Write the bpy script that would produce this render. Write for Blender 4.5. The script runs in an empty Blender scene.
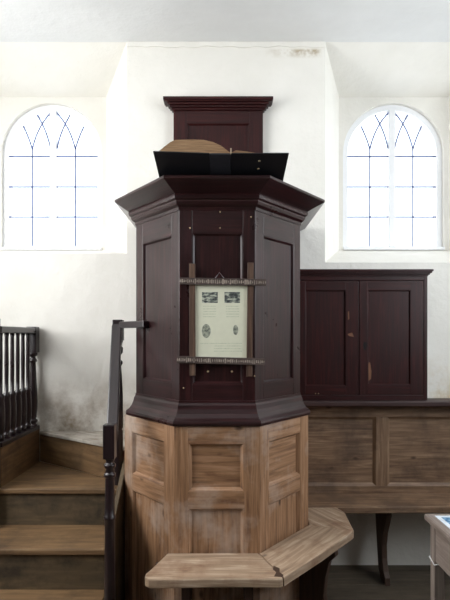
import bpy, math, random
from mathutils import Vector as V
random.seed(7)
S = bpy.context.scene
C = S.collection
# ---------------------------------------------------------------- camera
cd = bpy.data.cameras.new('camera'); cam = bpy.data.objects.new('camera', cd); C.objects.link(cam)
cam.location = (0, 0, 1.5); cam.rotation_euler = (math.pi/2, 0, 0)
cd.sensor_fit = 'VERTICAL'; cd.sensor_height = 36; cd.lens = 30.0; cd.shift_y = 37/600
cd.clip_start = .05
S.camera = cam
# ---------------------------------------------------------------- world, exposure
w = bpy.data.worlds.new('sky'); S.world = w; w.use_nodes = True
bg = w.node_tree.nodes['Background']; bg.inputs[0].default_value = (.93, .97, 1, 1); bg.inputs[1].default_value = 3.6
S.view_settings.view_transform = 'Standard'; S.view_settings.look = 'None'
S.view_settings.gamma = 1; S.view_settings.exposure = 0.08
S.view_settings.use_curve_mapping = False
def daylight(name, loc, rot, sx, sy, power=0, col=(.93, .97, 1)):
    l = bpy.data.lights.new(name, 'AREA'); l.shape = 'RECTANGLE'; l.size = sx; l.size_y = sy
    if power: l.energy = power; l.color = col
    else: l.cycles.is_portal = True
    o = bpy.data.objects.new(name, l); o.location = loc; o.rotation_euler = rot; C.objects.link(o)
P2 = math.pi/2
WX0, WX1, WY0, WY1, CZ = -2.5, 2.6, -3.2, 3.289, 3.44
# added daylight lamps in guessed, unseen side windows, one per side wall opening
daylight('window_light_left', (WX0-.06, 1.45, 2.4), (0, -P2, 0), 1.5, 2.0, 72, (.98, .985, .98))
daylight('window_light_right', (WX1+.06, 1.5, 2.4), (0, P2, 0), 1.5, 1.8, 42, (.86, .93, 1))
for wx in (-1.28, 1.2435):
    daylight('window_portal', (wx, 3.83, 2.69), (-P2, 0, 0), .78, 1.12)

# ---------------------------------------------------------------- materials
def mat(name):
    m = bpy.data.materials.new(name); m.use_nodes = True
    nt = m.node_tree; return m, nt, nt.nodes['Principled BSDF']
def L(h):
    r = [int(h[i:i+2], 16)/255 for i in (0, 2, 4)]
    return tuple(c/12.92 if c <= .04045 else ((c+.055)/1.055)**2.4 for c in r)+(1,)
def N(nt, t, **k):
    n = nt.nodes.new(t)
    for a, b in k.items():
        if a.startswith('_'): setattr(n, a[1:], b)
        else: n.inputs[a.replace('-', ' ')].default_value = b
    return n
def ramp(nt, src, stops):
    r = nt.nodes.new('ShaderNodeValToRGB'); nt.links.new(src, r.inputs[0])
    e = r.color_ramp.elements
    while len(e) < len(stops): e.new(.5)
    for q, (p, c) in zip(e, stops): q.position = p; q.color = c
    return r.outputs[0]
def mix(nt, f, a, b, mode='MIX'):
    n = nt.nodes.new('ShaderNodeMix'); n.data_type = 'RGBA'; n.blend_type = mode
    for i, v in ((0, f), (6, a), (7, b)):
        if hasattr(v, 'links') or isinstance(v, bpy.types.NodeSocket): nt.links.new(v, n.inputs[i])
        else: n.inputs[i].default_value = v
    return n.outputs[2]
def wood(name, c0, c1, c2, rough=.5, stain=None, stain_amt=.5, stain_lo=.45, gscale=26, bump=.15, coat=0, knots=False, spec=.5, stain_scale=3.0):
    m, nt, b = mat(name); lk = nt.links.new
    uv = nt.nodes.new('ShaderNodeUVMap'); uv.uv_map = 'UVMap'
    mp = nt.nodes.new('ShaderNodeMapping'); mp.inputs['Scale'].default_value = (1.6, gscale, 1); lk(uv.outputs[0], mp.inputs[0])
    n1 = N(nt, 'ShaderNodeTexNoise', Scale=2.2, Detail=6, Roughness=.6, Distortion=.6); lk(mp.outputs[0], n1.inputs['Vector'])
    col = ramp(nt, n1.outputs[0], [(.3, L(c0)), (.5, L(c1)), (.72, L(c2))])
    tc = nt.nodes.new('ShaderNodeTexCoord')
    n2 = N(nt, 'ShaderNodeTexNoise', Scale=stain_scale, Detail=5, Roughness=.65); lk(tc.outputs['Object'], n2.inputs['Vector'])
    if stain:
        f = ramp(nt, n2.outputs[0], [(stain_lo, (0, 0, 0, 1)), (stain_lo+.2, (stain_amt,)*3+(1,))])
        col = mix(nt, f, col, L(stain))
    if knots:
        mp2 = nt.nodes.new('ShaderNodeMapping'); mp2.inputs['Scale'].default_value = (5, 9, 1); lk(uv.outputs[0], mp2.inputs[0])
        vo = N(nt, 'ShaderNodeTexVoronoi', Scale=1.0); lk(mp2.outputs[0], vo.inputs['Vector'])
        kf = ramp(nt, vo.outputs['Distance'], [(.05, (.85,)*3+(1,)), (.13, (0, 0, 0, 1))])
        col = mix(nt, kf, col, L('3a2418'))
    lk(col, b.inputs['Base Color'])
    b.inputs['Specular IOR Level'].default_value = spec
    rr = N(nt, 'ShaderNodeMapRange'); rr.inputs[3].default_value = rough-.08; rr.inputs[4].default_value = rough+.14
    lk(n2.outputs[0], rr.inputs[0]); lk(rr.outputs[0], b.inputs['Roughness'])
    if coat: b.inputs['Coat Weight'].default_value = coat; b.inputs['Coat Roughness'].default_value = .3
    bp = N(nt, 'ShaderNodeBump', Strength=bump, Distance=.002); lk(n1.outputs[0], bp.inputs['Height']); lk(bp.outputs[0], b.inputs['Normal'])
    return m
def plain(name, c, rough=.6, metal=0, spec=.5, var=.8):
    m, nt, b = mat(name); b.inputs['Base Color'].default_value = L(c)
    b.inputs['Roughness'].default_value = rough; b.inputs['Metallic'].default_value = metal
    b.inputs['Specular IOR Level'].default_value = spec
    tc = nt.nodes.new('ShaderNodeTexCoord'); n = N(nt, 'ShaderNodeTexNoise', Scale=40, Detail=3)
    nt.links.new(tc.outputs['Object'], n.inputs['Vector'])
    h = [x*var for x in L(c)[:3]]+[1]
    nt.links.new(ramp(nt, n.outputs[0], [(.35, h), (.65, L(c))]), b.inputs['Base Color'])
    return m
M = {}
M['dark'] = wood('dark_varnished_wood', '180b0b', '271213', '3d1e1e', .27, '3a2227', .45, .5, 26, .25, .2, spec=.45)
M['dark2'] = wood('dark_varnished_cupboard', '200c0c', '2e1010', '421917', .36, '1c0a0d', .4, .5, 30, .12, 0, spec=.35)
M['rail'] = wood('dark_rail_wood', '130b0d', '1d1114', '2b191c', .28, '42281f', .3, .58, 30, .12, .4)
M['oak'] = wood('scrubbed_pine', '664632', '8f6b4d', 'ab866a', .45, 'b8a79a', .75, .5, 22, .25, 0, True)
M['bench'] = wood('worn_bench_board', '7c6654', '9f8770', 'c4b09a', .38, '75503a', .7, .5, 20, .35, 0, True, stain_scale=6)
M['oldoak'] = wood('old_panelling_board', '5e4634', '7c614a', '9a7f66', .55, '44342a', .6, .45, 24, .3, 0, True, stain_scale=5)
M['stair'] = wood('stair_board', '5c4630', '765b3e', '8c7050', .5, '33261a', .6, .48, 16, .2, 0, stain_scale=4)
M['riser'] = wood('dirty_riser_board', '463a2a', '584934', '6a583f', .65, '1c1610', .75, .46, 10, .2, 0, stain_scale=5)
M['redboard'] = wood('red_brown_board', '50291c', '643424', '74402c', .5)
M['stair_dusty'] = wood('dusty_top_step', '8f867a', 'b5ada2', 'ccc6bc', .7, '7d7060', .7, .5, 8, .2, stain_scale=9)
M['support'] = wood('dark_support_board', '33231a', '402c20', '4f3828', .6)
M['table'] = wood('grey_table_wood', '6f635a', '857870', '9a8e84', .55, '6a574c', .5, .5, 24, .3)
M['floor'] = wood('floor_board', '3d342a', '4c4236', '5c5042', .6, '2c251e', .6, .45, 14, .3)
M['frame'] = wood('brown_frame_bar', '3a2820', '503a2e', '68503f', .5)
M['carve'] = wood('worn_carved_bar', '2e2320', '4a3c37', '5c4e48', .6, gscale=60)
M['shelf'] = wood('cap_board', '2c1a18', '382220', '45302a', .45)
M['white_paint'] = plain('white_paint', 'f4f5f7', .4, var=.98)
M['lead'] = plain('lead_bar', '56659a', .5)
M['brass'] = plain('pale_brass', 'c8b088', .35, .4)
M['iron'] = plain('dark_iron', '181416', .5, .5)
M['leather'] = plain('black_leather', '12151a', .45)
M['spine'] = plain('blackened_spine', '2a2c33', .5)
M['paper'] = plain('aged_paper', 'dcdcc6', .3, var=.96)
M['leaf'] = plain('white_leaflet', 'dfe6ee', .3)
M['string'] = plain('white_string', 'e6e6e6', .8)
M['wire'] = plain('steel_wire', 'a8a8b0', .4, .6)
M['scuff'] = plain('worn_bare_wood', '7c5238', .6)
M['torn'] = plain('torn_paper', 'b8a890', .8)

def noise_mat(name, stops, scale, coord='Object', stretch=(1, 1, 1), rough=.6, bump=0):
    m, nt, b = mat(name); tc = nt.nodes.new('ShaderNodeTexCoord')
    mp = nt.nodes.new('ShaderNodeMapping'); mp.inputs['Scale'].default_value = stretch
    n = N(nt, 'ShaderNodeTexNoise', Scale=scale, Detail=4)
    nt.links.new(tc.outputs[coord], mp.inputs[0]); nt.links.new(mp.outputs[0], n.inputs['Vector'])
    nt.links.new(ramp(nt, n.outputs[0], [(p, L(c)) for p, c in stops]), b.inputs['Base Color'])
    b.inputs['Roughness'].default_value = rough
    if bump:
        bp = N(nt, 'ShaderNodeBump', Strength=bump, Distance=.003); nt.links.new(n.outputs[0], bp.inputs['Height']); nt.links.new(bp.outputs[0], b.inputs['Normal'])
    return m
M['pages'] = noise_mat('browned_page_edges', [(.3, '755a40'), (.5, '937454'), (.7, 'a88866')], 12, stretch=(1, 1, 30), rough=.85, bump=.3)
M['engraving'] = noise_mat('grey_engraving', [(.38, '2c2f30'), (.5, '5e6460'), (.62, 'b8bcaa')], 45, stretch=(1, 1, 2.2))
M['portrait'] = noise_mat('grey_portrait', [(.35, '5c6058'), (.6, 'a4a896')], 90)
M['print'] = noise_mat('faint_print', [(.4, 'b9bda6'), (.6, 'd0d4bc')], 260, stretch=(1, 1, .4))
M['bluepic'] = noise_mat('blue_picture', [(.3, '122436'), (.45, '2f6188'), (.55, '86aecb'), (.68, 'dfe8ee')], 22)

def plaster(name, c0, c1, stains=True, bump=.5):
    m, nt, b = mat(name); lk = nt.links.new
    tc = nt.nodes.new('ShaderNodeTexCoord')
    n1 = N(nt, 'ShaderNodeTexNoise', Scale=1.6, Detail=6, Roughness=.6); lk(tc.outputs['Object'], n1.inputs['Vector'])
    n2 = N(nt, 'ShaderNodeTexNoise', Scale=14, Detail=8, Roughness=.65); lk(tc.outputs['Object'], n2.inputs['Vector'])
    col = ramp(nt, n1.outputs[0], [(.35, L(c0)), (.65, L(c1))])
    if stains:
        sp = nt.nodes.new('ShaderNodeSeparateXYZ'); lk(tc.outputs['Object'], sp.inputs[0])
        def band(o, a, b2, c, d):
            r1 = N(nt, 'ShaderNodeMapRange'); r1.inputs[1].default_value = a; r1.inputs[2].default_value = b2; lk(o, r1.inputs[0])
            r2 = N(nt, 'ShaderNodeMapRange'); r2.inputs[1].default_value = d; r2.inputs[2].default_value = c; lk(o, r2.inputs[0])
            q = nt.nodes.new('ShaderNodeMath'); q.operation = 'MULTIPLY'; lk(r1.outputs[0], q.inputs[0]); lk(r2.outputs[0], q.inputs[1]); return q.outputs[0]
        def mul(*a):
            o = a[0]
            for x in a[1:]:
                q = nt.nodes.new('ShaderNodeMath'); q.operation = 'MULTIPLY'; lk(o, q.inputs[0]); lk(x, q.inputs[1]); o = q.outputs[0]
            return o
        blot = ramp(nt, n2.outputs[0], [(.4, (0, 0, 0, 1)), (.6, (1, 1, 1, 1))])
        n3 = N(nt, 'ShaderNodeTexNoise', Scale=3.5, Detail=6, Roughness=.7); lk(tc.outputs['Object'], n3.inputs['Vector'])
        blot2 = ramp(nt, n3.outputs[0], [(.4, (.1, .1, .1, 1)), (.6, (1, 1, 1, 1))])
        f = mul(band(sp.outputs[2], .7, .84, .9, 1.28), band(sp.outputs[0], -1.4, -1.15, -.6, -.4), blot2)
        col = mix(nt, f, col, L('93816a'))
        f = mul(band(sp.outputs[2], 1.05, 1.1, 1.12, 1.4), band(sp.outputs[0], 1.25, 1.4, 3, 4), blot2)
        col = mix(nt, f, col, L('c9b48c'))
        f = mul(band(sp.outputs[2], 3.33, 3.37, 3.385, 3.40), band(sp.outputs[0], .25, .5, .6, .64), blot)
        col = mix(nt, f, col, L('b3a58c'))
    lk(col, b.inputs['Base Color']); b.inputs['Roughness'].default_value = .75; b.inputs['Specular IOR Level'].default_value = .25
    bp = N(nt, 'ShaderNodeBump', Strength=bump, Distance=.006); lk(n2.outputs[0], bp.inputs['Height'])
    bp2 = N(nt, 'ShaderNodeBump', Strength=.6, Distance=.05); lk(n1.outputs[0], bp2.inputs['Height']); lk(bp.outputs[0], bp2.inputs['Normal'])
    lk(bp2.outputs[0], b.inputs['Normal'])
    return m
M['plaster'] = plaster('limewashed_plaster', 'e6e3db', 'eeebe4')
M['ceiling'] = plaster('ceiling_plaster', 'dededd', 'e6e6e5', False, .15)
M['plain_plaster'] = plaster('plain_plaster', 'e0dfda', 'e8e7e3', False, .3)
m, nt, b = mat('window_glass'); nt.nodes.remove(b)
out = nt.nodes['Material Output']
tr = nt.nodes.new('ShaderNodeBsdfTransparent'); tr.inputs[0].default_value = (.84, .86, .88, 1)
gl = nt.nodes.new('ShaderNodeBsdfGlossy'); gl.inputs['Roughness'].default_value = .05
ms = nt.nodes.new('ShaderNodeMixShader'); ms.inputs[0].default_value = .06
nt.links.new(tr.outputs[0], ms.inputs[1]); nt.links.new(gl.outputs[0], ms.inputs[2]); nt.links.new(ms.outputs[0], out.inputs[0])
M['glass'] = m

# ---------------------------------------------------------------- mesh builder
X, Y, Z = V((1, 0, 0)), V((0, 1, 0)), V((0, 0, 1))
class MB:
    def __init__(s): s.v = []; s.f = []; s.uv = []; s.sm = []
    def face(s, pts, g=X, off=(0, 0), smooth=False, shared=None):
        pts = [V(p) for p in pts]
        n = (pts[1]-pts[0]).cross(pts[2]-pts[0])
        if n.length < 1e-12 and len(pts) > 3: n = (pts[2]-pts[0]).cross(pts[3]-pts[0])
        n = n.normalized() if n.length > 1e-12 else Z
        t = n.cross(g)
        if t.length < .3: g2 = Z if abs(g.z) < .7 else X; t = n.cross(g2); gg = g2*0.1
        else: gg = g
        t = t.normalized()
        if shared is None:
            i0 = len(s.v); s.v += pts; idx = list(range(i0, i0+len(pts)))
        else: idx = shared
        s.f.append(idx); s.sm.append(smooth)
        s.uv.append([(p.dot(gg)+off[0], p.dot(t)+off[1]) for p in pts])
    def hexa(s, c, g=X):      # c: 8 corners, bottom 4 ccw then top 4 ccw
        i0 = len(s.v); c = [V(p) for p in c]; s.v += c
        off = (random.random()*9, random.random()*9)
        for q in ((3, 2, 1, 0), (4, 5, 6, 7), (0, 1, 5, 4), (1, 2, 6, 5), (2, 3, 7, 6), (3, 0, 4, 7)):
            s.face([c[k] for k in q], g, off, shared=[i0+k for k in q])
    def box(s, x0, x1, y0, y1, z0, z1, g=X):
        s.hexa([(x0, y0, z0), (x1, y0, z0), (x1, y1, z0), (x0, y1, z0), (x0, y0, z1), (x1, y0, z1), (x1, y1, z1), (x0, y1, z1)], g)
    def prism(s, poly, vec, g=X):    # poly: planar point list, extruded by vec
        i0 = len(s.v); n = len(poly); a = [V(p) for p in poly]; b2 = [p+V(vec) for p in a]; s.v += a+b2
        off = (random.random()*9, random.random()*9)
        nn = sum((a[k].cross(a[(k+1) % n]) for k in range(n)), V((0, 0, 0)))
        if nn.dot(V(vec)) > 0:
            s.face(a[::-1], g, off, shared=[i0+k for k in range(n)][::-1]); s.face(b2, g, off, shared=[i0+n+k for k in range(n)])
            for k in range(n):
                j = (k+1) % n; s.face([a[k], a[j], b2[j], b2[k]], g, off, shared=[i0+k, i0+j, i0+n+j, i0+n+k])
        else:
            s.face(a, g, off, shared=[i0+k for k in range(n)]); s.face(b2[::-1], g, off, shared=[i0+n+k for k in range(n)][::-1])
            for k in range(n):
                j = (k+1) % n; s.face([a[j], a[k], b2[k], b2[j]], g, off, shared=[i0+j, i0+k, i0+n+k, i0+n+j])
    def lathe(s, cx, cy, prof, n=20, g=Z):
        i0 = len(s.v); off = (random.random()*9, random.random()*9)
        for r, z in prof:
            for k in range(n):
                a = 2*math.pi*k/n; s.v.append(V((cx+r*math.cos(a), cy+r*math.sin(a), z)))
        for i in range(len(prof)-1):
            for k in range(n):
                j = (k+1) % n; q = [i0+i*n+k, i0+i*n+j, i0+(i+1)*n+j, i0+(i+1)*n+k]
                s.face([s.v[t] for t in q], g, off, True, q)
        s.face([s.v[i0+k] for k in range(n)][::-1], X, off, shared=[i0+k for k in range(n)][::-1])
        e = i0+(len(prof)-1)*n; s.face([s.v[e+k] for k in range(n)], X, off, shared=[e+k for k in range(n)])
    def tube(s, pts, r, n=6):
        pts = [V(p) for p in pts]; i0 = len(s.v)
        for i, p in enumerate(pts):
            d = (pts[min(i+1, len(pts)-1)]-pts[max(i-1, 0)]).normalized()
            a = d.cross(Y if abs(d.y) < .8 else X).normalized(); b2 = d.cross(a)
            for k in range(n):
                t = 2*math.pi*k/n; s.v.append(p+(a*math.cos(t)+b2*math.sin(t))*r)
        for i in range(len(pts)-1):
            for k in range(n):
                j = (k+1) % n; q = [i0+i*n+k, i0+(i+1)*n+k, i0+(i+1)*n+j, i0+i*n+j]
                s.face([s.v[t] for t in q], X, smooth=True, shared=q)
        s.face([s.v[i0+k] for k in range(n)], X, shared=[i0+k for k in range(n)])
        e = i0+(len(pts)-1)*n; s.face([s.v[e+k] for k in range(n)][::-1], X, shared=[e+k for k in range(n)][::-1])
    def build(s, name, m, parent=None, bevel=.002, origin=None):
        if origin is None: origin = world_loc(parent) if parent else V((0, 0, 0))
        me = bpy.data.meshes.new(name); me.from_pydata([tuple(p-origin) for p in s.v], [], s.f)
        ul = me.uv_layers.new(name='UVMap'); i = 0
        for fu in s.uv:
            for u in fu: ul.data[i].uv = u; i += 1
        for p, sm in zip(me.polygons, s.sm): p.use_smooth = sm
        me.materials.append(m); me.validate(); me.update()
        o = bpy.data.objects.new(name, me); C.objects.link(o)
        if parent: o.parent = parent
        else: o.location = origin
        if bevel:
            bm_ = o.modifiers.new('bevel', 'BEVEL'); bm_.width = bevel; bm_.segments = 2; bm_.limit_method = 'ANGLE'; bm_.angle_limit = math.radians(40)
        return o
def world_loc(o):
    p = V(o.location)
    while o.parent: o = o.parent; p += V(o.location)
    return p
def thing(name, label, cat, loc=(0, 0, 0), group=None):
    o = bpy.data.objects.new(name, None); C.objects.link(o); o.location = loc; o.empty_display_size = .1
    o['label'] = label; o['category'] = cat
    if group: o['group'] = group
    return o
def tag(o, label, cat): o['label'] = label; o['category'] = cat; return o
def struct(o): o['kind'] = 'structure'; return o
def facet(A, B, z0, z1, ul, ur, rows, parent, m, m2=None, T=.028, dep=.014, bw=.014, name='panel_frame'):
    """one framed and panelled face between plan points A and B (outside on the right of A->B turned to the viewer)"""
    A = V((A[0], A[1], 0)); B = V((B[0], B[1], 0)); d = B-A; Ln = d.length; d.normalize(); nin = V((-d.y, d.x, 0))
    P = lambda u, w_, z: A+d*u+nin*w_+Z*z
    def bx(mb, u0, u1, w0, w1, za, zb, g):
        mb.hexa([P(u0, w0, za), P(u1, w0, za), P(u1, w1, za), P(u0, w1, za), P(u0, w0, zb), P(u1, w0, zb), P(u1, w1, zb), P(u0, w1, zb)], g)
    a, b2 = ul*Ln, ur*Ln
    mb = MB(); bx(mb, 0, a, 0, T, z0, z1, Z); bx(mb, b2, Ln, 0, T, z0, z1, Z)
    zz = z0
    for r0, r1 in rows:
        if r0 > zz+1e-4: bx(mb, a, b2, 0, T, zz, r0, d)
        zz = r1
    if zz < z1-1e-4: bx(mb, a, b2, 0, T, zz, z1, d)
    fr = mb.build(name, m, parent, .0015)
    for r0, r1 in rows:
        mo = MB()
        o_ = [(a, r0), (b2, r0), (b2, r1), (a, r1)]; i_ = [(a+bw, r0+bw), (b2-bw, r0+bw), (b2-bw, r1-bw), (a+bw, r1-bw)]
        for k in range(4):
            j = (k+1) % 4
            (u0, za), (u1, zb), (u2, zc), (u3, zd) = o_[k], o_[j], i_[j], i_[k]
            mo.face([P(u0, .001, za), P(u1, .001, zb), P((u1*.7+u2*.3), .001, zb*.7+zc*.3), P(u0*.7+u3*.3, .001, za*.7+zd*.3)], d if k % 2 == 0 else Z)
            mo.face([P(u0*.7+u3*.3, .001, za*.7+zd*.3), P((u1*.7+u2*.3), .001, zb*.7+zc*.3), P(u2, dep, zc), P(u3, dep, zd)], d if k % 2 == 0 else Z)
        mo.build('panel_moulding', m, fr, 0)
        pb = MB(); bx(pb, a-.004, b2+.004, dep, T+.002, r0-.004, r1+.004, Z if (r1-r0) > (b2-a) else d); pb.build('inset_panel', m2 or m, fr, 0)
    return fr

# ================================================================ STRUCTURE
# ---- back wall with two splayed recesses and arched openings
LW, RW = -1.28, 1.2435
RY = 3.69; HZ = 3.27; SZ = 2.14
rec = [(-1.92, -.645, 2.05, -1.68, -.878, LW), (.658, 1.83, 1.99, .841, 1.646, RW)]
mb = MB()
def wq(a, b2, c, d2): mb.face([a, b2, c, d2], X)
def wallrect(x0, x1, z0, z1, y=WY1): wq((x0, y, z0), (x1, y, z0), (x1, y, z1), (x0, y, z1))
wallrect(WX0, rec[0][0], -.06, CZ); wallrect(rec[0][1], rec[1][0], -.06, CZ); wallrect(rec[1][1], WX1, -.06, CZ)
R_ = .373; SPR = 2.854; BOT = SZ
for x0, x1, sz, ix0, ix1, cx in rec:
    wallrect(x0, x1, -.06, sz)
    wq((x0, WY1, sz), (x1, WY1, sz), (ix1, RY, SZ), (ix0, RY, SZ))           # sloping sill
    wq((x0, WY1, CZ), (x1, WY1, CZ), (ix1, RY, HZ), (ix0, RY, HZ))           # sloping head
    wq((x0, WY1, sz), (x0, WY1, CZ), (ix0, RY, HZ), (ix0, RY, SZ)); wq((x1, WY1, sz), (x1, WY1, CZ), (ix1, RY, HZ), (ix1, RY, SZ))
    wq((ix0, RY, SZ), (cx-R_, RY, SZ), (cx-R_, RY, SPR), (ix0, RY, SPR)); wq((ix1, RY, SZ), (cx+R_, RY, SZ), (cx+R_, RY, SPR), (ix1, RY, SPR))
    n = 24; arc = [(cx-R_*math.cos(math.pi*k/n), SPR+R_*math.sin(math.pi*k/n)) for k in range(n+1)]
    outer = []
    for k in range(n+1):
        t = k/n
        if t <= .25: outer.append((ix0, SPR+(HZ-SPR)*t/.25))
        elif t >= .75: outer.append((ix1, SPR+(HZ-SPR)*(1-t)/.25))
        else: outer.append((ix0+(ix1-ix0)*(t-.25)/.5, HZ))
    for k in range(n):
        a, b2, c, d2 = arc[k], arc[k+1], outer[k+1], outer[k]
        wq((a[0], RY, a[1]), (b2[0], RY, b2[1]), (c[0], RY, c[1]), (d2[0], RY, d2[1]))
    path = [(cx-R_, BOT)]+arc+[(cx+R_, BOT)]
    for k in range(len(path)):
        a, b2 = path[k], path[(k+1) % len(path)]
        wq((a[0], RY, a[1]), (b2[0], RY, b2[1]), (b2[0], RY+.2, b2[1]), (a[0], RY+.2, a[1]))
struct(mb.build('wall_back', M['plaster'], None, 0))
def opening_wall(name, fixed, axis, a0, a1, holes):
    """plane with rectangular holes; axis 'x': wall at x=fixed along y; holes (a0,a1,z0,z1); 0.25 m reveals"""
    mb = MB(); out = -1 if fixed < 0 else 1
    P = (lambda a, z, t=0: (fixed+out*t, a, z)) if axis == 'x' else (lambda a, z, t=0: (a, fixed+out*t, z))
    cur = a0
    for h0, h1, z0, z1 in holes:
        for q in ((cur, h0, 0, CZ), (h0, h1, 0, z0), (h0, h1, z1, CZ)):
            mb.face([P(q[0], q[2]), P(q[1], q[2]), P(q[1], q[3]), P(q[0], q[3])], X)
        for p, q in (((h0, z0), (h1, z0)), ((h1, z0), (h1, z1)), ((h1, z1), (h0, z1)), ((h0, z1), (h0, z0))):
            mb.face([P(*p), P(*q), P(*q, .1), P(*p, .1)], X)
        cur = h1
    mb.face([P(cur, 0), P(a1, 0), P(a1, CZ), P(cur, CZ)], X)
    return struct(mb.build(name, M['plain_plaster'], None, 0))
opening_wall('wall_left', WX0, 'x', WY0, WY1, [(0.45, 2.45, 1.65, 3.15)])
opening_wall('wall_right', WX1, 'x', WY0, WY1, [(.6, 2.4, 1.65, 3.15)])
opening_wall('wall_rear', WY0, 'y', WX0, WX1, [])
mb = MB(); mb.box(WX0-.1, WX1+.1, WY0-.1, WY1+.45, CZ, CZ+.05); struct(mb.build('ceiling', M['ceiling'], None, 0))
mb = MB(); yy = WY0
while yy < WY1:
    w_ = .178; mb.box(WX0, WX1, yy, min(yy+w_-.004, WY1), -.03, 0); yy += w_
mb.box(WX0, WX1, WY0, WY1, -.06, -.034)
struct(mb.build('floor', M['floor'], None, .002))
# thin cracked plaster lip along the top of the pier
mb = MB(); pts = [(-.645+1.303*k/30, 3.405+.004*math.sin(k*1.7)+.003*math.sin(k*.6)) for k in range(31)]
mb.prism([(p[0], WY1+.001, p[1]) for p in pts]+[(.658, WY1+.001, CZ), (-.645, WY1+.001, CZ)], (0, -.010, 0)); struct(mb.build('trim_1', M['plaster'], None, .003))

# dark boarding added out of view on side and rear walls, cuts low light
mb = MB(); mb.box(WX0+.001, WX0+.04, WY0+.05, 2.4, 0, 1.25, Z); struct(mb.build('trim_2', M['support'], None, .004))
mb = MB(); mb.box(WX1-.04, WX1-.001, WY0+.05, 2.6, 0, 1.25, Z); struct(mb.build('trim_3', M['support'], None, .004))
mb = MB(); mb.box(WX0+.05, WX1-.05, WY0+.001, WY0+.04, 0, 3.2, Z); struct(mb.build('trim_4', M['support'], None, .004))  # unseen tall screen, added to darken what the pulpit front reflects
# ---- windows
def window(idx, cx):
    root = bpy.data.objects.new('window_%d' % idx, None); C.objects.link(root); root.location = (cx, RY+.05, BOT); root['kind'] = 'structure'
    y0, y1 = RY+.03, RY+.075
    def band(ro, ri, b0, b1, ya, yb):
        n = 32; mb = MB()
        po = [(cx-ro, b0)]+[(cx-ro*math.cos(math.pi*k/n), SPR+ro*math.sin(math.pi*k/n)) for k in range(n+1)]+[(cx+ro, b0)]
        pi_ = [(cx-ri, b1)]+[(cx-ri*math.cos(math.pi*k/n), SPR+ri*math.sin(math.pi*k/n)) for k in range(n+1)]+[(cx+ri, b1)]
        for k in range(len(po)):
            j = (k+1) % len(po); a, b2, c, d2 = po[k], po[j], pi_[j], pi_[k]
            mb.face([(a[0], ya, a[1]), (b2[0], ya, b2[1]), (c[0], ya, c[1]), (d2[0], ya, d2[1])][::-1], X)
            mb.face([(a[0], yb, a[1]), (b2[0], yb, b2[1]), (c[0], yb, c[1]), (d2[0], yb, d2[1])], X)
            mb.face([(d2[0], ya, d2[1]), (c[0], ya, c[1]), (c[0], yb, c[1]), (d2[0], yb, d2[1])], X)
        return mb
    f = band(R_-.001, R_-.04, BOT+.002, BOT+.035, y0, y1).build('window_frame', M['white_paint'], root, 0)
    mb = MB(); mb.box(cx-.023, cx+.023, y0-.005, y1, BOT+.03, SPR+R_-.035); mb.build('mullion', M['white_paint'], root, .004)
    mb = MB(); mb.box(cx-R_+.0, cx+R_-.0, y0-.05, y0, BOT+.001, BOT+.022); mb.build('window_sill', M['white_paint'], root, .004)
    for sgn in (-1, 1):
        n = 20; ri = R_-.036
        poly = [(cx+sgn*.018, BOT+.032), (cx+sgn*ri, BOT+.032)]+[(cx+sgn*ri*math.cos(P2*k/n), SPR+ri*math.sin(P2*k/n)) for k in range(n)]+[(cx+sgn*.018, SPR+ri)]
        mb = MB(); mb.prism([(p[0], RY+.052, p[1]) for p in poly], (0, .003, 0)); mb.build('glass_pane', M['glass'], root, 0)
        # lead bars
        k_ = RY/500.; yb = RY+.048; ri = R_-.038
        U = lambda px: (px-393)*k_; W = lambda py: 1.5+(337-py)*k_
        def lead(pts): 
            mb = MB(); mb.tube([(cx+sgn*u, yb, z) for u, z in pts], .0054, 6); mb.build('lead_bar', M['lead'], root, 0)
        xv = U(414.8)
        lead([(xv, BOT+.035), (xv, W(147))])
        for py in (154.2, 185, 215.5):
            z = W(py); xe = ri if z < SPR else math.sqrt(max(ri*ri-(z-SPR)**2, 0)); lead([(.022, z), (xe, z)])
        def bez(a, b2, c, n=10): return [((1-t)**2*a[0]+2*t*(1-t)*b2[0]+t*t*c[0], (1-t)**2*a[1]+2*t*(1-t)*b2[1]+t*t*c[1]) for t in [i/n for i in range(n+1)]]
        def clip(ps): return [p for p in ps if math.hypot(p[0], max(p[1]-SPR, 0)) < ri+.003]
        lead(clip(bez((xv, W(147)), (U(418), W(134)), (U(427), W(117)))))
        lead(clip(bez((xv, W(147)), (U(409.5), W(123)), (U(395), W(109)))))
        lead(clip(bez((U(396.5), W(146)), (U(400), W(125)), (U(415), W(104)))))
    return root
window(1, LW); window(2, RW)

# ================================================================ PULPIT
CX = -.037; FR = 2.36; HF = .1794; HX = .4098+.03; DD = .3215
def ring(o, cx=CX):
    ol = o*(.85 if o > .06 else 1)
    return [(cx-HX-ol, WY1-.012), (cx-HX-ol, FR+DD-.354*o), (cx-HF-.477*o, FR-o), (cx+HF+.477*o, FR-o), (cx+HX+o, FR+DD-.354*o), (cx+HX+o, WY1-.012)]
pul = thing('pulpit', 'tall dark varnished octagonal pulpit on a pale stripped panelled base between the windows', 'pulpit', (CX, 2.8, 0))
def sweep(prof, name, m, parent, bevel=0, smooth=False):
    mb = MB(); n = len(prof)
    R = [ring(o) for o, z in prof]
    for s_ in range(5):
        a = V((R[0][s_][0], R[0][s_][1], 0)); b2 = V((R[0][s_+1][0], R[0][s_+1][1], 0)); g = (b2-a).normalized(); off = (random.random()*5, random.random()*5)
        for k in range(n):
            j = (k+1) % n
            p = [(*R[k][s_], prof[k][1]), (*R[k][s_+1], prof[k][1]), (*R[j][s_+1], prof[j][1]), (*R[j][s_], prof[j][1])]
            mb.face(p, g, off)
    for e in (0, 5):
        mb.face([(*R[k][e], prof[k][1]) for k in range(n)], X)
    return mb.build(name, m, parent, bevel)
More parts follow.
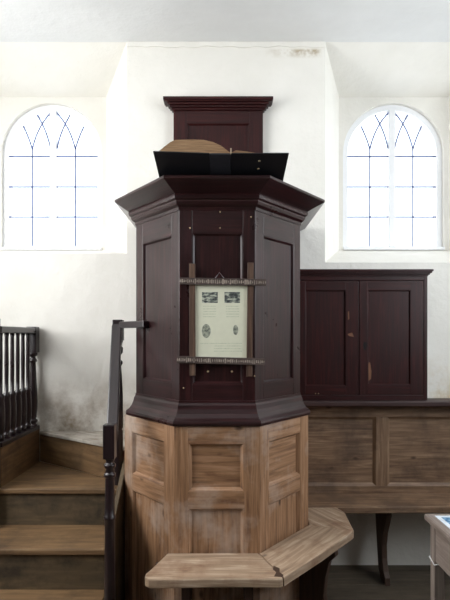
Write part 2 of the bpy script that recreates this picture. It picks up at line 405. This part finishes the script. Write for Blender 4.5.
# cornice / desk rim (outwards from bottom)
sweep([(-.02, 2.098), (.004, 2.098), (.006, 2.112), (.020, 2.122), (.026, 2.134), (.026, 2.140), (.036, 2.146), (.039, 2.160), (.036, 2.168), (.045, 2.172), (.118, 2.208), (.124, 2.212), (.124, 2.222), (.119, 2.226), (.042, 2.226), (.03, 2.188), (-.02, 2.165)], 'cornice', M['dark'], pul)
sweep([(-.02, 1.20), (.003, 1.20), (.004, 1.188), (.010, 1.178), (.014, 1.160), (.022, 1.140), (.034, 1.122), (.044, 1.114), (.050, 1.110), (.053, 1.100), (.050, 1.088), (.040, 1.084), (-.02, 1.084)], 'base_moulding', M['dark'], pul)
rb = ring(0)
TB = (1.278, 1.991)
for i in range(1, 4): facet(rb[i], rb[i+1], 1.10, 2.13, .17, .84, [TB], pul, M['dark'], dep=.012, bw=.012, name='body_panel')
for i in (0, 4): facet(rb[i], rb[i+1], 1.10, 2.13, .12, .88, [TB], pul, M['dark'], dep=.012, bw=.012, name='body_panel')
rp = ring(.041)
rp[0] = (rp[0][0]-.018, rp[0][1]); rp[1] = (rp[1][0]-.018, rp[1][1])
for i in range(1, 4): facet(rp[i], rp[i+1], 0.0, 1.085, .16, .82, [(.10, .708), (.782, 1.009)], pul, M['oak'], dep=.018, bw=.018, name='base_panel')
for i in (0, 4): facet(rp[i], rp[i+1], 0.0, 1.085, .12, .88, [(.10, .708), (.782, 1.009)], pul, M['oak'], dep=.018, bw=.018, name='base_panel')
# floor of the pulpit and sloping book desk
rf = ring(-.035)
mb = MB(); mb.prism([(p[0], p[1], 1.06) for p in rf], (0, 0, .03)); mb.build('pulpit_floor', M['support'], pul, 0)
mb = MB(); sl = .228
def bz(y): return 2.272-(y-2.12)*sl          # underside plane of the book
mb.hexa([(CX-.25, 2.36, bz(2.36)-.020), (CX+.25, 2.36, bz(2.36)-.020), (CX+.30, 2.62, bz(2.62)-.022), (CX-.30, 2.62, bz(2.62)-.022),
         (CX-.25, 2.36, bz(2.36)-.003), (CX+.25, 2.36, bz(2.36)-.003), (CX+.30, 2.62, bz(2.62)-.002), (CX-.30, 2.62, bz(2.62)-.002)], X)
mb.build('book_desk', M['dark'], pul)
def px(x, y, D): return V(((x-225)*D/500, D, 1.5+(337-y)*D/500))
for x, y in ((190, 206.5), (190, 228), (220, 212), (220, 228), (251, 217), (256.5, 376), (208, 371.5), (232, 371.5), (183.5, 388)):
    inner = 195 < x < 245 and y > 232
    D = FR+.012 if inner else FR
    if x > 255: D = FR; x = 254.5
    p = px(x, y, D); mb = MB(); r = .0052 if inner else .0036
    mb.lathe(0, 0, [(r, 0), (r, .002), (r*.6, .004), (0.0004, .0045)], 10)
    mb.v = [V((q.x+p.x, p.y-q.z-.0005 if 1 else 0, q.y+p.z)) for q in mb.v]; mb.f = [f_[::-1] for f_ in mb.f]; mb.uv = [u[::-1] for u in mb.uv]
    o = mb.build('brass_pin', M['brass'], pul, 0)
# back board on the wall
bb = thing('pulpit_back_board', 'dark red-brown panelled back board with small cornice fixed to the wall above the pulpit', 'back board', (-.045, 3.26, 2.1))
yb = 3.25
def bx_(x): return (x-225)*yb/500
facet((bx_(173.5), yb), (bx_(263), yb), 2.28, 2.98, .15, .85, [(2.36, 1.5+(337-123)*yb/500)], bb, M['dark2'], T=.036, dep=.012, bw=.012, name='board_panel')
mb = MB()
for (e, z0, z1, dp) in ((.012, 2.972, 2.985, .012), (.024, 2.985, 2.998, .024), (.036, 2.998, 3.012, .036), (.056, 3.012, 3.020, .05), (.062, 3.020, 3.040, .055)):
    mb.box(bx_(173.5)-e, bx_(263)+e, yb-dp, WY1-.002, z0, z1)
mb.build('cornice', M['dark2'], bb, .003)

# ---- picture frame on the front
kf = FR/500
FY = FR
pf = thing('picture_frame', 'crossed-bar carved wooden frame holding an aged printed sheet, hung on the pulpit front', 'picture frame', tuple(px(221, 321, FR)))
def bar(x0, y0, x1, y1, hw, d0, d1, name, m, carve=False):
    a, b2 = px(x0, y0, FR), px(x1, y1, FR); d = (b2-a).normalized(); t = V((-d.z, 0, d.x))*(hw*kf)
    pts = [a-t, b2-t, b2+t, a+t]; pts = [V((p.x, FR-d0, p.z)) for p in pts]
    mb = MB(); mb.prism(pts, (0, -(d1-d0), 0), d); ob = mb.build(name, m, pf, .0015)
    if carve:
        mb = MB(); n = int((b2-a).length/.0085)
        for i in range(n):
            c = a+d*((i+.5)/n*(b2-a).length); w_ = random.uniform(.0016, .0034); h_ = hw*kf*random.uniform(.3, .75)
            u = V((-d.z, 0, d.x))*h_
            kk = random.choice((0, 1, 2)); e = d*w_
            q = [c-e-u, c+e-u, c+e+u, c-e+u] if kk == 0 else [c-e*.5-u, c+e-u*.3, c+e*.5+u, c-e+u*.3] if kk == 1 else [c-e-u, c+e-u, c+e*.3+u, c-e*.3+u]
            mb.prism([V((p.x, FR-d1, p.z)) for p in q], (0, -.0016, 0), d)
        mb.build('carved_ornament', M['torn'] if False else M['carve2'], ob, 0)
    return ob
M['carve2'] = plain('pale_worn_carving', 'a89a8e', .6)
bar(192.8, 375.5, 192.3, 264, 3.0, .004, .014, 'frame_bar', M['frame'])
bar(249.3, 376.5, 250.5, 263, 3.0, .004, .014, 'frame_bar', M['frame'])
bar(180, 281.4, 266, 283, 3.4, .014, .023, 'frame_bar', M['carve'], True)
bar(177, 359.4, 264.5, 361.6, 3.4, .014, .023, 'frame_bar', M['carve'], True)
def sheet(x0, x1, y0, y1, d0, d1, name, m, parent):
    a, b2 = px(x0, y1, FR), px(x1, y0, FR); mb = MB(); mb.box(a.x, b2.x, FR-d1, FR-d0, a.z, b2.z); return mb.build(name, m, parent, 0)
pp = sheet(194, 249.5, 284, 359.5, .003, .006, 'printed_sheet', M['paper'], pf)
sheet(202, 217.8, 292.2, 303, .006, .0064, 'engraving', M['engraving'], pp); sheet(224.5, 240, 292.2, 303, .006, .0064, 'engraving', M['engraving'], pp)
def oval(cx, cy, rx, ry, m, name):
    mb = MB(); n = 24; mb.prism([px(cx+rx*math.cos(2*math.pi*k/n), cy+ry*math.sin(2*math.pi*k/n), FR-.006) for k in range(n)], (0, -.0004, 0)); return mb.build(name, m, pp, 0)
oval(206.2, 331, 4.4, 7, M['portrait'], 'oval_portrait'); oval(235.6, 330, 2.6, 5, M['portrait'], 'oval_portrait')
for y in [306+2.6*i for i in range(5)]: sheet(203, 216, y, y+.7, .006, .0063, 'text_line', M['print'], pp); sheet(226, 239, y, y+.7, .006, .0063, 'text_line', M['print'], pp)
for y in (343, 345.6, 348.2, 350.8): sheet(214 if y > 344 else 200, 242, y, y+.7, .006, .0063, 'text_line', M['print'], pp)
mb = MB(); mb.tube([px(214, 279.5, FR-.012), px(219.5, 272.5, FR-.006), px(225, 279.5, FR-.012)], .0012, 6); mb.build('hanging_wire', M['wire'], pf, 0)

# ---- open book
bk = thing('open_book', 'large old open book with black covers and browned pages lying on the pulpit desk', 'book', (CX, 2.30, 2.235))
by0, by1 = 2.115, 2.50
def BP(x, y, h): return (x, y, bz(y)+.001+h)
def slab(x0, x1, h0a, h1a, h0b, h1b, mat_, name, parent, y0=by0, y1=by1, bevel=.002):
    mb = MB(); mb.hexa([BP(x0, y0, h0a), BP(x1, y0, h0b), BP(x1, y1, h0b), BP(x0, y1, h0a), BP(x0, y0, h1a), BP(x1, y0, h1b), BP(x1, y1, h1b), BP(x0, y1, h1a)], X); return mb.build(name, mat_, parent, bevel)
kx = by0/500
bxx = lambda x: (x-225)*kx
slab(bxx(153), bxx(209.5), .008, .014, 0, .006, M['leather'], 'front_cover', bk)
slab(bxx(209.5), bxx(231), 0, .008, 0, .008, M['spine'], 'book_spine', bk, by0+.006, by1-.006)
slab(bxx(231), bxx(289), 0, .006, .000, .006, M['leather'], 'back_cover', bk)
prof = [(154.5, 155.5), (158, 150.5), (164, 145.5), (170, 141), (175, 138.6), (183, 138.4), (193, 138.2), (204, 138.8), (213, 140.8), (221, 144.5), (227, 149), (230.5, 153)]
top = [(bxx(x), 1.5+(337-y)*kx-bz(by0)-.001) for x, y in prof]
def pageblock(top, bot, name):
    mb = MB(); n = len(top)
    for i in range(n-1):
        (a, ha), (b2, hb) = top[i], top[i+1]; la = bot(a); lb = bot(b2)
        mb.hexa([BP(a, by0+.008, la), BP(b2, by0+.008, lb), BP(b2, by1-.01, lb), BP(a, by1-.01, la), BP(a, by0+.008, max(ha, la+.001)), BP(b2, by0+.008, max(hb, lb+.001)), BP(b2, by1-.01, max(hb, lb+.001)), BP(a, by1-.01, max(ha, la+.001))], X)
    return mb.build(name, M['pages'], bk, 0)
w0, w1 = bxx(153), bxx(209.5)
pageblock(top, lambda x: .014-.008*min(max((x-w0)/(w1-w0), 0), 1)+(.002 if x > w1 else 0), 'page_block')
prof2 = [(231, 151.5), (236, 149.2), (246, 150.2), (260, 152.3), (274, 154), (286, 155)]
pageblock([(bxx(x), 1.5+(337-y)*kx-bz(by0)-.001) for x, y in prof2], lambda x: .006, 'page_block')
mb = MB(); mb.hexa([BP(bxx(230.2), by0-.002, .002), BP(bxx(231.6), by0-.002, .002), BP(bxx(231.6), by0+.03, .002), BP(bxx(230.2), by0+.03, .002), BP(bxx(230.2), by0-.002, .024), BP(bxx(231.6), by0-.002, .024), BP(bxx(231.6), by0+.03, .024), BP(bxx(230.2), by0+.03, .024)]); mb.build('torn_page_edge', M['torn'], bk, 0)
for yy_ in (2.165, 2.225):
    mb = MB(); mb.lathe(bxx(260), yy_, [(.0045, bz(yy_)-.0012), (.0045, bz(yy_)+.0022)], 10); mb.build('cover_stud', M['brass'], bk, 0)

# ================================================================ CUPBOARD
cy = 3.17; kc = cy/500
def cxx(x): return (x-225)*kc
def czz(y): return 1.5+(337-y)*kc
cup = thing('wall_cupboard', 'low dark red-brown two-door cupboard standing on the bench back ledge below the right window', 'cupboard', (cxx(358), 3.22, 1.10))
x0, x1 = cxx(297.8), cxx(427.5); cz0, cz1 = 1.100, czz(276)
mb = MB(); mb.box(x0, x1, cy+.022, WY1-.003, cz0, cz1); mb.box(x0, cxx(299.2), cy, cy+.022, cz0, cz1, Z); mb.box(cxx(424), x1, cy, cy+.022, cz0, cz1, Z)
mb.box(cxx(299.2), cxx(424), cy, cy+.022, cz1-.028, cz1); mb.box(cxx(299.2), cxx(424), cy, cy+.022, cz0, cz0+.03); mb.build('carcass', M['dark2'], cup)
mb = MB()
for e, a, b2 in ((.004, 0, .008), (.012, .008, .018), (.022, .018, .028), (.028, .028, .04)):
    mb.box(x0, x1+e, cy-e, WY1-.002, cz1+a-.001, cz1+b2)
mb.build('cornice', M['dark2'], cup, .002)
d1 = facet((cxx(299.5), cy), (cxx(358.6), cy), cz0+.032, cz1-.03, .10, .785, [(czz(386), czz(290))], cup, M['dark2'], T=.02, dep=.010, bw=.008, name='door')
d2 = facet((cxx(359.4), cy), (cxx(423.6), cy), cz0+.032, cz1-.03, .13, .80, [(czz(385), czz(290))], cup, M['dark2'], T=.02, dep=.010, bw=.008, name='door')
mb = MB(); mb.prism([px(x, y, cy-.0005) for x, y in ((363.4, 342), (366.4, 342), (366.8, 345), (366, 349), (364.9, 351), (363.8, 349), (363, 345))], (0, -.002, 0)); mb.build('keyhole_plate', M['iron'], d2, 0)
for pts in (((368.2, 363), (370, 362), (371.6, 371), (371, 379), (368.4, 381)), ((347.5, 334), (352, 332.5), (354, 337), (349, 336)), ((347.8, 312), (349, 311), (349.4, 319), (348, 320))):
    mb = MB(); mb.prism([px(x, y, cy-.0003) for x, y in pts], (0, -.0006, 0)); mb.build('worn_patch', M['scuff'], d2 if pts[0][0] > 359 else d1, 0)
for x in (315.5, 318.5):
    p = px(x, 393.5, cy); mb = MB(); mb.box(p.x-.003, p.x+.003, cy-.0025, cy, p.z-.003, p.z+.003); mb.build('nail', M['brass'], cup, .001)

# ================================================================ REAR BENCH
rbn = thing('wall_bench', 'long wooden bench with stripped panelled back running along the right-hand wall', 'bench', (1.4, 3.1, 0))
ky = 3.20; kk = ky/500
BX0, BX1 = .447, 2.45
cy0 = ky-.045
mb = MB(); mb.box(BX0+.01, BX1, 3.115, WY1-.002, 1.066, 1.099); mb.build('back_capping', M['shelf'], rbn, .006)
xs = [BX0, (306-225)*kk, (376-225)*kk, (387.5-225)*kk, (387.5-225)*kk+.46, (387.5-225)*kk+.535, (387.5-225)*kk+.995, BX1]
za, zb = 1.5+(337-486)*kk, 1.5+(337-417)*kk
mb = MB(); T = .04
mb.box(BX0, BX1, ky, ky+T, zb, 1.064); mb.box(BX0, BX1, ky, ky+T, .49, za)
for a, b2 in ((xs[0], xs[1]), (xs[2], xs[3]), (xs[4], xs[5]), (xs[6], xs[7])): mb.box(a, b2, ky, ky+T, za, zb, Z)
fr = mb.build('back_frame', M['oldoak'], rbn)
for a, b2 in ((xs[1], xs[2]), (xs[3], xs[4]), (xs[5], xs[6])):
    mb = MB(); bw = .018
    o_ = [(a, za), (b2, za), (b2, zb), (a, zb)]; i_ = [(a+bw, za+bw), (b2-bw, za+bw), (b2-bw, zb-bw), (a+bw, zb-bw)]
    for k in range(4):
        j = (k+1) % 4; mb.face([(o_[k][0], ky+.001, o_[k][1]), (o_[j][0], ky+.001, o_[j][1]), (i_[j][0], ky+.016, i_[j][1]), (i_[k][0], ky+.016, i_[k][1])], X if k % 2 == 0 else Z)
    mb.build('panel_moulding', M['oldoak'], fr, 0)
    mb = MB(); mb.box(a-.004, b2+.004, ky+.016, ky+.045, za-.004, zb+.004); mb.build('inset_panel', M['oldoak'], fr, 0)
mb = MB(); mb.prism([(BX0+.03, 2.945, .46), (.7, 2.94, .46), (1.2, 2.948, .46), (BX1, 2.94, .46), (BX1, ky+.03, .46), (BX0+.03, ky+.03, .46)], (0, 0, .04)); mb.build('seat', M['oldoak'], rbn, .005)
def leg(xc):
    prof = [(2.985, .459), (2.985, .43), (3.01, .38), (3.055, .30), (3.075, .22), (3.070, .14), (3.045, .07), (3.015, .045), (3.01, 0), (3.10, 0), (3.15, .05), (3.17, .15), (3.20, .3), (3.23, .459)]
    mb = MB(); mb.prism([(xc, a, b2) for a, b2 in prof], (.032, 0, 0), Z); return mb.build('leg', M['support'], rbn, .003)
leg(.965); leg(1.9)

# ================================================================ FRONT BENCH
fb = thing('pulpit_bench', 'worn cranked bench with rounded end wrapping round the front of the pulpit base', 'bench', (.05, 2.25, 0))
P1 = rp[2]; P2_ = rp[3]; P3 = rp[4]
e = .002
left = [(-.265, P1[1]-e), (-.318, 2.16), (-.336, 2.115), (-.335, 2.085), (-.315, 2.066), (-.28, 2.062), (-.15, 2.066), (.05, 2.072), (.225, 2.068), (.2424, 2.078), (.155, P2_[1]-e)]
mb = MB(); mb.prism([(a, b2, .46) for a, b2 in left], (0, 0, .04), X); mb.build('seat_board', M['bench'], fb, .006)
# right board follows the diagonal facet
dv = (V((P3[0], P3[1], 0))-V((P2_[0], P2_[1], 0))).normalized(); nv = V((dv.y, -dv.x, 0))
inner0 = V((P2_[0], P2_[1], 0))+nv*e; inner1 = V((P3[0], P3[1], 0))+nv*e
sa, sb = V((inner1.x+.0, inner1.y-.0, 0)), V((.668, 2.592, 0))
right = [(.158, P2_[1]-e), (.2455, 2.080), (.45, 2.315), (.655, 2.567), (sb.x, sb.y-.003), (sa.x-.002, sa.y-.006), (inner0.x+.002, inner0.y)]
mb = MB(); mb.prism([(a, b2, .46) for a, b2 in right], (0, 0, .04), dv); mb.build('seat_board', M['bench'], fb, .006)
right = [(sa.x+.002, sa.y), (.56, 2.632), (.60, 2.604), (sb.x, sb.y+.002), (.684, 2.86), (.655, 2.936), (sa.x+.014, 2.936), (sa.x+.006, sa.y+.01)]
mb = MB(); mb.prism([(a, b2, .459) for a, b2 in right], (0, 0, .04), V((.5, -.86, 0))); mb.build('seat_board', M['bench'], fb, .005)
mb = MB(); mb.prism([(.205, 2.088, .5003), (.238, 2.082, .5003), (.246, 2.10, .5003), (.232, 2.125, .5003), (.236, 2.16, .5003), (.212, 2.185, .5003), (.206, 2.15, .5003), (.218, 2.125, .5003)], (0, 0, .0006)); mb.build('worn_patch', M['support'], fb, 0)
def blk(pts, z0, z1, name, m, g=Z):
    mb = MB(); mb.prism([(a, b2, z0) for a, b2 in pts], (0, 0, z1-z0), g); return mb.build(name, m, fb, .003)
blk([(-.185, 2.12), (-.15, 2.12), (-.15, 2.30), (-.185, 2.30)], 0, .459, 'leg', M['support'])
blk([(.085, 2.12), (.12, 2.12), (.12, 2.30), (.085, 2.30)], 0, .459, 'leg', M['support'])
# shaped leg under the right board, perpendicular to the facet
c = V((.40, 2.58, 0))+nv*0; pr = [(0.0, .459), (.20, .459), (.205, .42), (.17, .38), (.15, .30), (.14, .2), (.16, .1), (.20, .05), (.20, 0), (0, 0)]
mb = MB(); base = inner0+(inner1-inner0)*.78
mb.prism([base+nv*a+Z*b2 for a, b2 in pr], dv*.035, Z); mb.build('leg', M['support'], fb, .003)
mb = MB(); mb.prism([(-.32, P1[1]-.02-e, .40), (.15, P1[1]-.02-e, .40), (.15, P1[1]-e, .40), (-.32, P1[1]-e, .40)][0:4], (0, 0, .058), X)
mb.build('support_batten', M['support'], fb, .002)

# ================================================================ STAIR
SX0, SX1 = -1.217, -.565
st = thing('pulpit_stair', 'worn wooden winding steps rising from the left towards the pulpit', 'stair', (-.9, 2.6, 0))
z1s, z2s, z3s = .685, .485, .285
y1s, y2s, y3s = 2.70, 2.405, 2.11
def tread(pts, z, m='stair'):
    mb = MB(); mb.prism([(a, b2, z-.028) for a, b2 in pts], (0, 0, .028), X); return mb.build('tread', M[m], st, .005)
tread([(SX0, y1s-.018), (SX1, y1s-.018), (SX1, 2.801), (-.71, 2.912), (SX0+.0005, 3.287)], z1s)
tread([(SX0+.002, y2s-.018), (SX1, y2s-.018), (SX1, y1s+.02), (SX0+.002, y1s+.02)], z2s)
tread([(SX0+.002, y3s-.018), (SX1, y3s-.018), (SX1, y2s+.02), (SX0+.002, y2s+.02)], z3s)
tread([(SX0+.002, 1.82), (SX1, 1.82), (SX1, y3s+.02), (SX0+.002, y3s+.02)], .10)
def riser(y, z0, z1, xa=SX0+.002):
    mb = MB(); mb.box(xa, SX1, y, y+.018, z0, z1); mb.build('riser', M['riser'], st, .001)
riser(y1s, z2s, z1s-.028, SX0); riser(y2s, z3s, z2s-.028); riser(y3s, .10, z3s-.028); riser(1.84, 0, .072)
# winder riser (diagonal) and its tread
a = V((SX0+.0005, 3.286, 0)); b_ = V((-.60, 2.828, 0)); d = (b_-a).normalized(); nn = V((d.y, -d.x, 0))
if nn.y > 0: nn = -nn
mb = MB(); mb.prism([a+Z*z1s, b_+Z*z1s, b_-nn*.02+Z*z1s, a-nn*.02+V((.03, 0, 0))+Z*z1s], (0, 0, .862-z1s), d); mb.build('winder_riser', M['stair'], st, .001)
mb = MB(); mb.prism([a+nn*.012+Z*.863, b_+nn*.012+Z*.863, V((-.54, 2.83, .863)), V((-.54, 3.283, .863)), V((a.x+.02, 3.283, .863))], (0, 0, .02), d); mb.build('tread', M['stair_dusty'] if 'stair_dusty' in M else M['stair'], st, .003)
mb = MB(); mb.box(-.598, -.5385, 2.800, 2.822, .69, .862); mb.build('riser', M['redboard'], st, .001)
# side boards
mb = MB(); mb.prism([(SX0-.032, 2.718, .40), (SX0-.032, WY1-.004, .40), (SX0-.032, WY1-.004, .898), (SX0-.032, 2.718, .898)], (.0318, 0, 0), Y); mb.build('side_string', M['stair'], st, .002)
mb = MB(); mb.prism([(SX1+.002, 2.335, 0), (SX1+.002, 2.795, 0), (SX1+.002, 2.795, .84), (SX1+.002, 2.335, .52)], (.022, 0, 0), Z); mb.build('side_string', M['riser'], st, .002)

# ---- left balustrade
bl = thing('balustrade', 'dark turned wooden balustrade at far left above the top step', 'balustrade', (-1.235, 3.0, .9))
bxc = -1.246
mb = MB(); mb.box(bxc-.035, bxc+.035, 2.718, 3.27, .90, .925, Y); mb.build('bottom_rail', M['rail'], bl, .003)
mb = MB(); mb.box(bxc-.03, bxc+.03, 2.72, 3.215, 1.522, 1.560, Y); mb.build('handrail', M['rail'], bl, .006)
def turned_post(mb, x, y, z0, z1, s, blocks):
    # blocks: fractions where the square block ends (bottom, top)
    za_, zb_ = z0+(z1-z0)*blocks[0], z0+(z1-z0)*blocks[1]
    if za_ > z0+.001: mb.box(x-s, x+s, y-s, y+s, z0, za_, Z)
    if zb_ < z1-.001: mb.box(x-s, x+s, y-s, y+s, zb_, z1, Z)
    h = zb_-za_
    pr = [(.98, 0), (.98, .01), (.70, .025), (.70, .04), (.98, .055), (.98, .075), (.66, .09), (.80, .16), (.96, .26), (.98, .34), (.90, .46), (.74, .64), (.62, .80), (.58, .86), (.80, .875), (.90, .89), (.80, .905), (.56, .92), (.52, .94), (.86, .96), (.95, .975), (.95, 1)]
    mb.lathe(x, y, [(r*s*.98, za_+h*t) for r, t in pr], 18)
def post(x, y, z0, z1, s, blocks, parent, name='newel_post'):
    mb = MB(); turned_post(mb, x, y, z0, z1, s, blocks); return mb.build(name, M['rail'], parent, .002)
post(bxc, 3.243, .925, 1.566, .031, (.0, .74), bl)
# front newel of the balustrade stands just outside the frame
post(-1.2555, 2.68, .0, 1.60, .036, (.58, .86), bl)
for i in range(6):
    y = 2.775+i*.077
    mb = MB(); pr = [(.020, .925), (.020, .95), (.013, .958), (.018, .97), (.023, 1.0), (.0245, 1.05), (.0235, 1.10), (.019, 1.15), (.0225, 1.165), (.020, 1.175), (.0105, 1.185), (.011, 1.25), (.012, 1.36), (.011, 1.46), (.0105, 1.50), (.014, 1.522)]
    mb.lathe(bxc, y, pr, 14); mb.build('baluster', M['rail'], bl, 0)

# ---- handrail by the pulpit
hr = thing('stair_handrail', 'dark turned newel posts with steep handrail beside the pulpit', 'handrail', (-.54, 2.3, 0))
nx, ny, ns = -.530, 2.30, .0262
mb = MB(); 
mb.box(nx-ns, nx+ns, ny-ns, ny+ns, .943, 1.095, Z)
mb.prism([(nx-ns, ny-ns, 1.095), (nx+ns, ny-ns, 1.095), (nx+ns, ny+ns, 1.095), (nx-ns, ny+ns, 1.095)], (0, 0, .004), Z)
pr = [(.018, .0), (.026, .0), (.026, .25), (.024, .43), (.0235, .60), (.0245, .66), (.0275, .665), (.0275, .675), (.024, .68), (.022, .74), (.0215, .82), (.021, .855), (.027, .86), (.027, .872), (.020, .878), (.020, .895), (.027, .905), (.027, .915), (.018, .922), (.018, .93), (.0255, .943)]
mb.lathe(nx, ny, pr, 20); mb.build('newel_post', M['rail'], hr, .005)
ux, uy = -.590, 2.765
mb = MB(); s_ = .027
mb.box(ux-s_, ux+s_, uy-s_, uy+s_, 1.48, 1.595, Z)
pr = [(.026, .686), (.026, .98), (.020, .99), (.026, 1.0), (.0265, 1.08), (.025, 1.18), (.019, 1.30), (.016, 1.34), (.024, 1.352), (.024, 1.365), (.014, 1.375), (.014, 1.40), (.025, 1.415), (.026, 1.44), (.018, 1.45), (.026, 1.48)]
mb.lathe(ux, uy, pr, 18); mb.build('newel_post', M['rail'], hr, .003)
# sloping rail
hw = .027
p0 = V((nx+.004, ny+ns, 1.035)); p1 = V((ux-.003, uy-s_, 1.535)); up = .03
mb = MB(); mb.hexa([p0+V((-hw, 0, -up)), p0+V((hw, 0, -up)), p1+V((hw, 0, -up)), p1+V((-hw, 0, -up)), p0+V((-hw, 0, up)), p0+V((hw, 0, up)), p1+V((hw, 0, up+.01)), p1+V((-hw, 0, up+.01))], Y); mb.build('sloping_rail', M['rail'], hr, .006)
# level rail to the pulpit
a = V((ux+s_-.002, uy-.02, 0)); b_ = V((-.405, 2.588, 0))
d = (b_-a).normalized(); n_ = V((-d.y, d.x, 0))*.022
mb = MB(); mb.prism([a-n_+Z*1.548, a+n_+Z*1.548, b_+n_+Z*1.548, b_-n_+Z*1.548], (0, 0, .036), d); mb.build('level_rail', M['rail'], hr, .005)

# ================================================================ TABLE
tb = thing('side_table', 'small grey worn wooden table at the lower right corner', 'table', (1.2, 1.7, 0))
tx0, tx1, ty0, ty1 = .846, 1.55, 1.15, 2.13
mb = MB(); mb.box(tx0, tx1, ty0, ty1, .722, .75, Y); mb.build('table_top', M['table'], tb, .009)
ax0, ax1, ay0, ay1 = .862, 1.534, 1.17, 2.10
lw = .042
for xa in (ax0, ax1-lw):
    for ya in (ay0, ay1-lw):
        mb = MB(); mb.box(xa, xa+lw, ya, ya+lw, 0, .721, Z); mb.build('leg', M['table'], tb, .003)
mb = MB(); mb.box(ax0+.004, ax0+.022, ay0+lw, ay1-lw, .575, .721, Y); mb.build('apron', M['table'], tb)
mb = MB(); mb.box(ax1-.022, ax1-.004, ay0+lw, ay1-lw, .575, .721, Y); mb.build('apron', M['table'], tb)
mb = MB(); mb.box(ax0+lw, ax1-lw, ay1-.022, ay1-.004, .575, .721, X); mb.build('apron', M['table'], tb)
mb = MB(); mb.box(ax0+lw, ax1-lw, ay0+.004, ay0+.022, .575, .721, X); mb.build('apron', M['table'], tb)
mb = MB(); s0 = .0025
mb.tube([(ax0-s0, ay1+s0, .578), (ax0-s0, ay1-lw-s0, .563), (ax0+lw+s0, ay1-lw-s0, .566), (ax0+lw+s0, ay1+s0, .58), (ax0-s0, ay1+s0, .578)], .0025, 6)
so = mb.build('string', M['string'], None, 0, V((ax0, ay1, .57))); tag(so, 'thin white string tied round the table leg', 'string')
lf = thing('leaflet', 'white leaflet with a blue picture lying on the side table', 'leaflet', (1.05, 1.9, .7505))
mb = MB(); mb.box(.878, 1.30, 1.78, 2.095, .7504, .7515); mb.build('paper_sheet', M['leaf'], lf, 0)
mb = MB(); mb.box(.898, 1.28, 1.80, 2.075, .7515, .7519); mb.build('printed_picture', M['bluepic'], lf, 0)
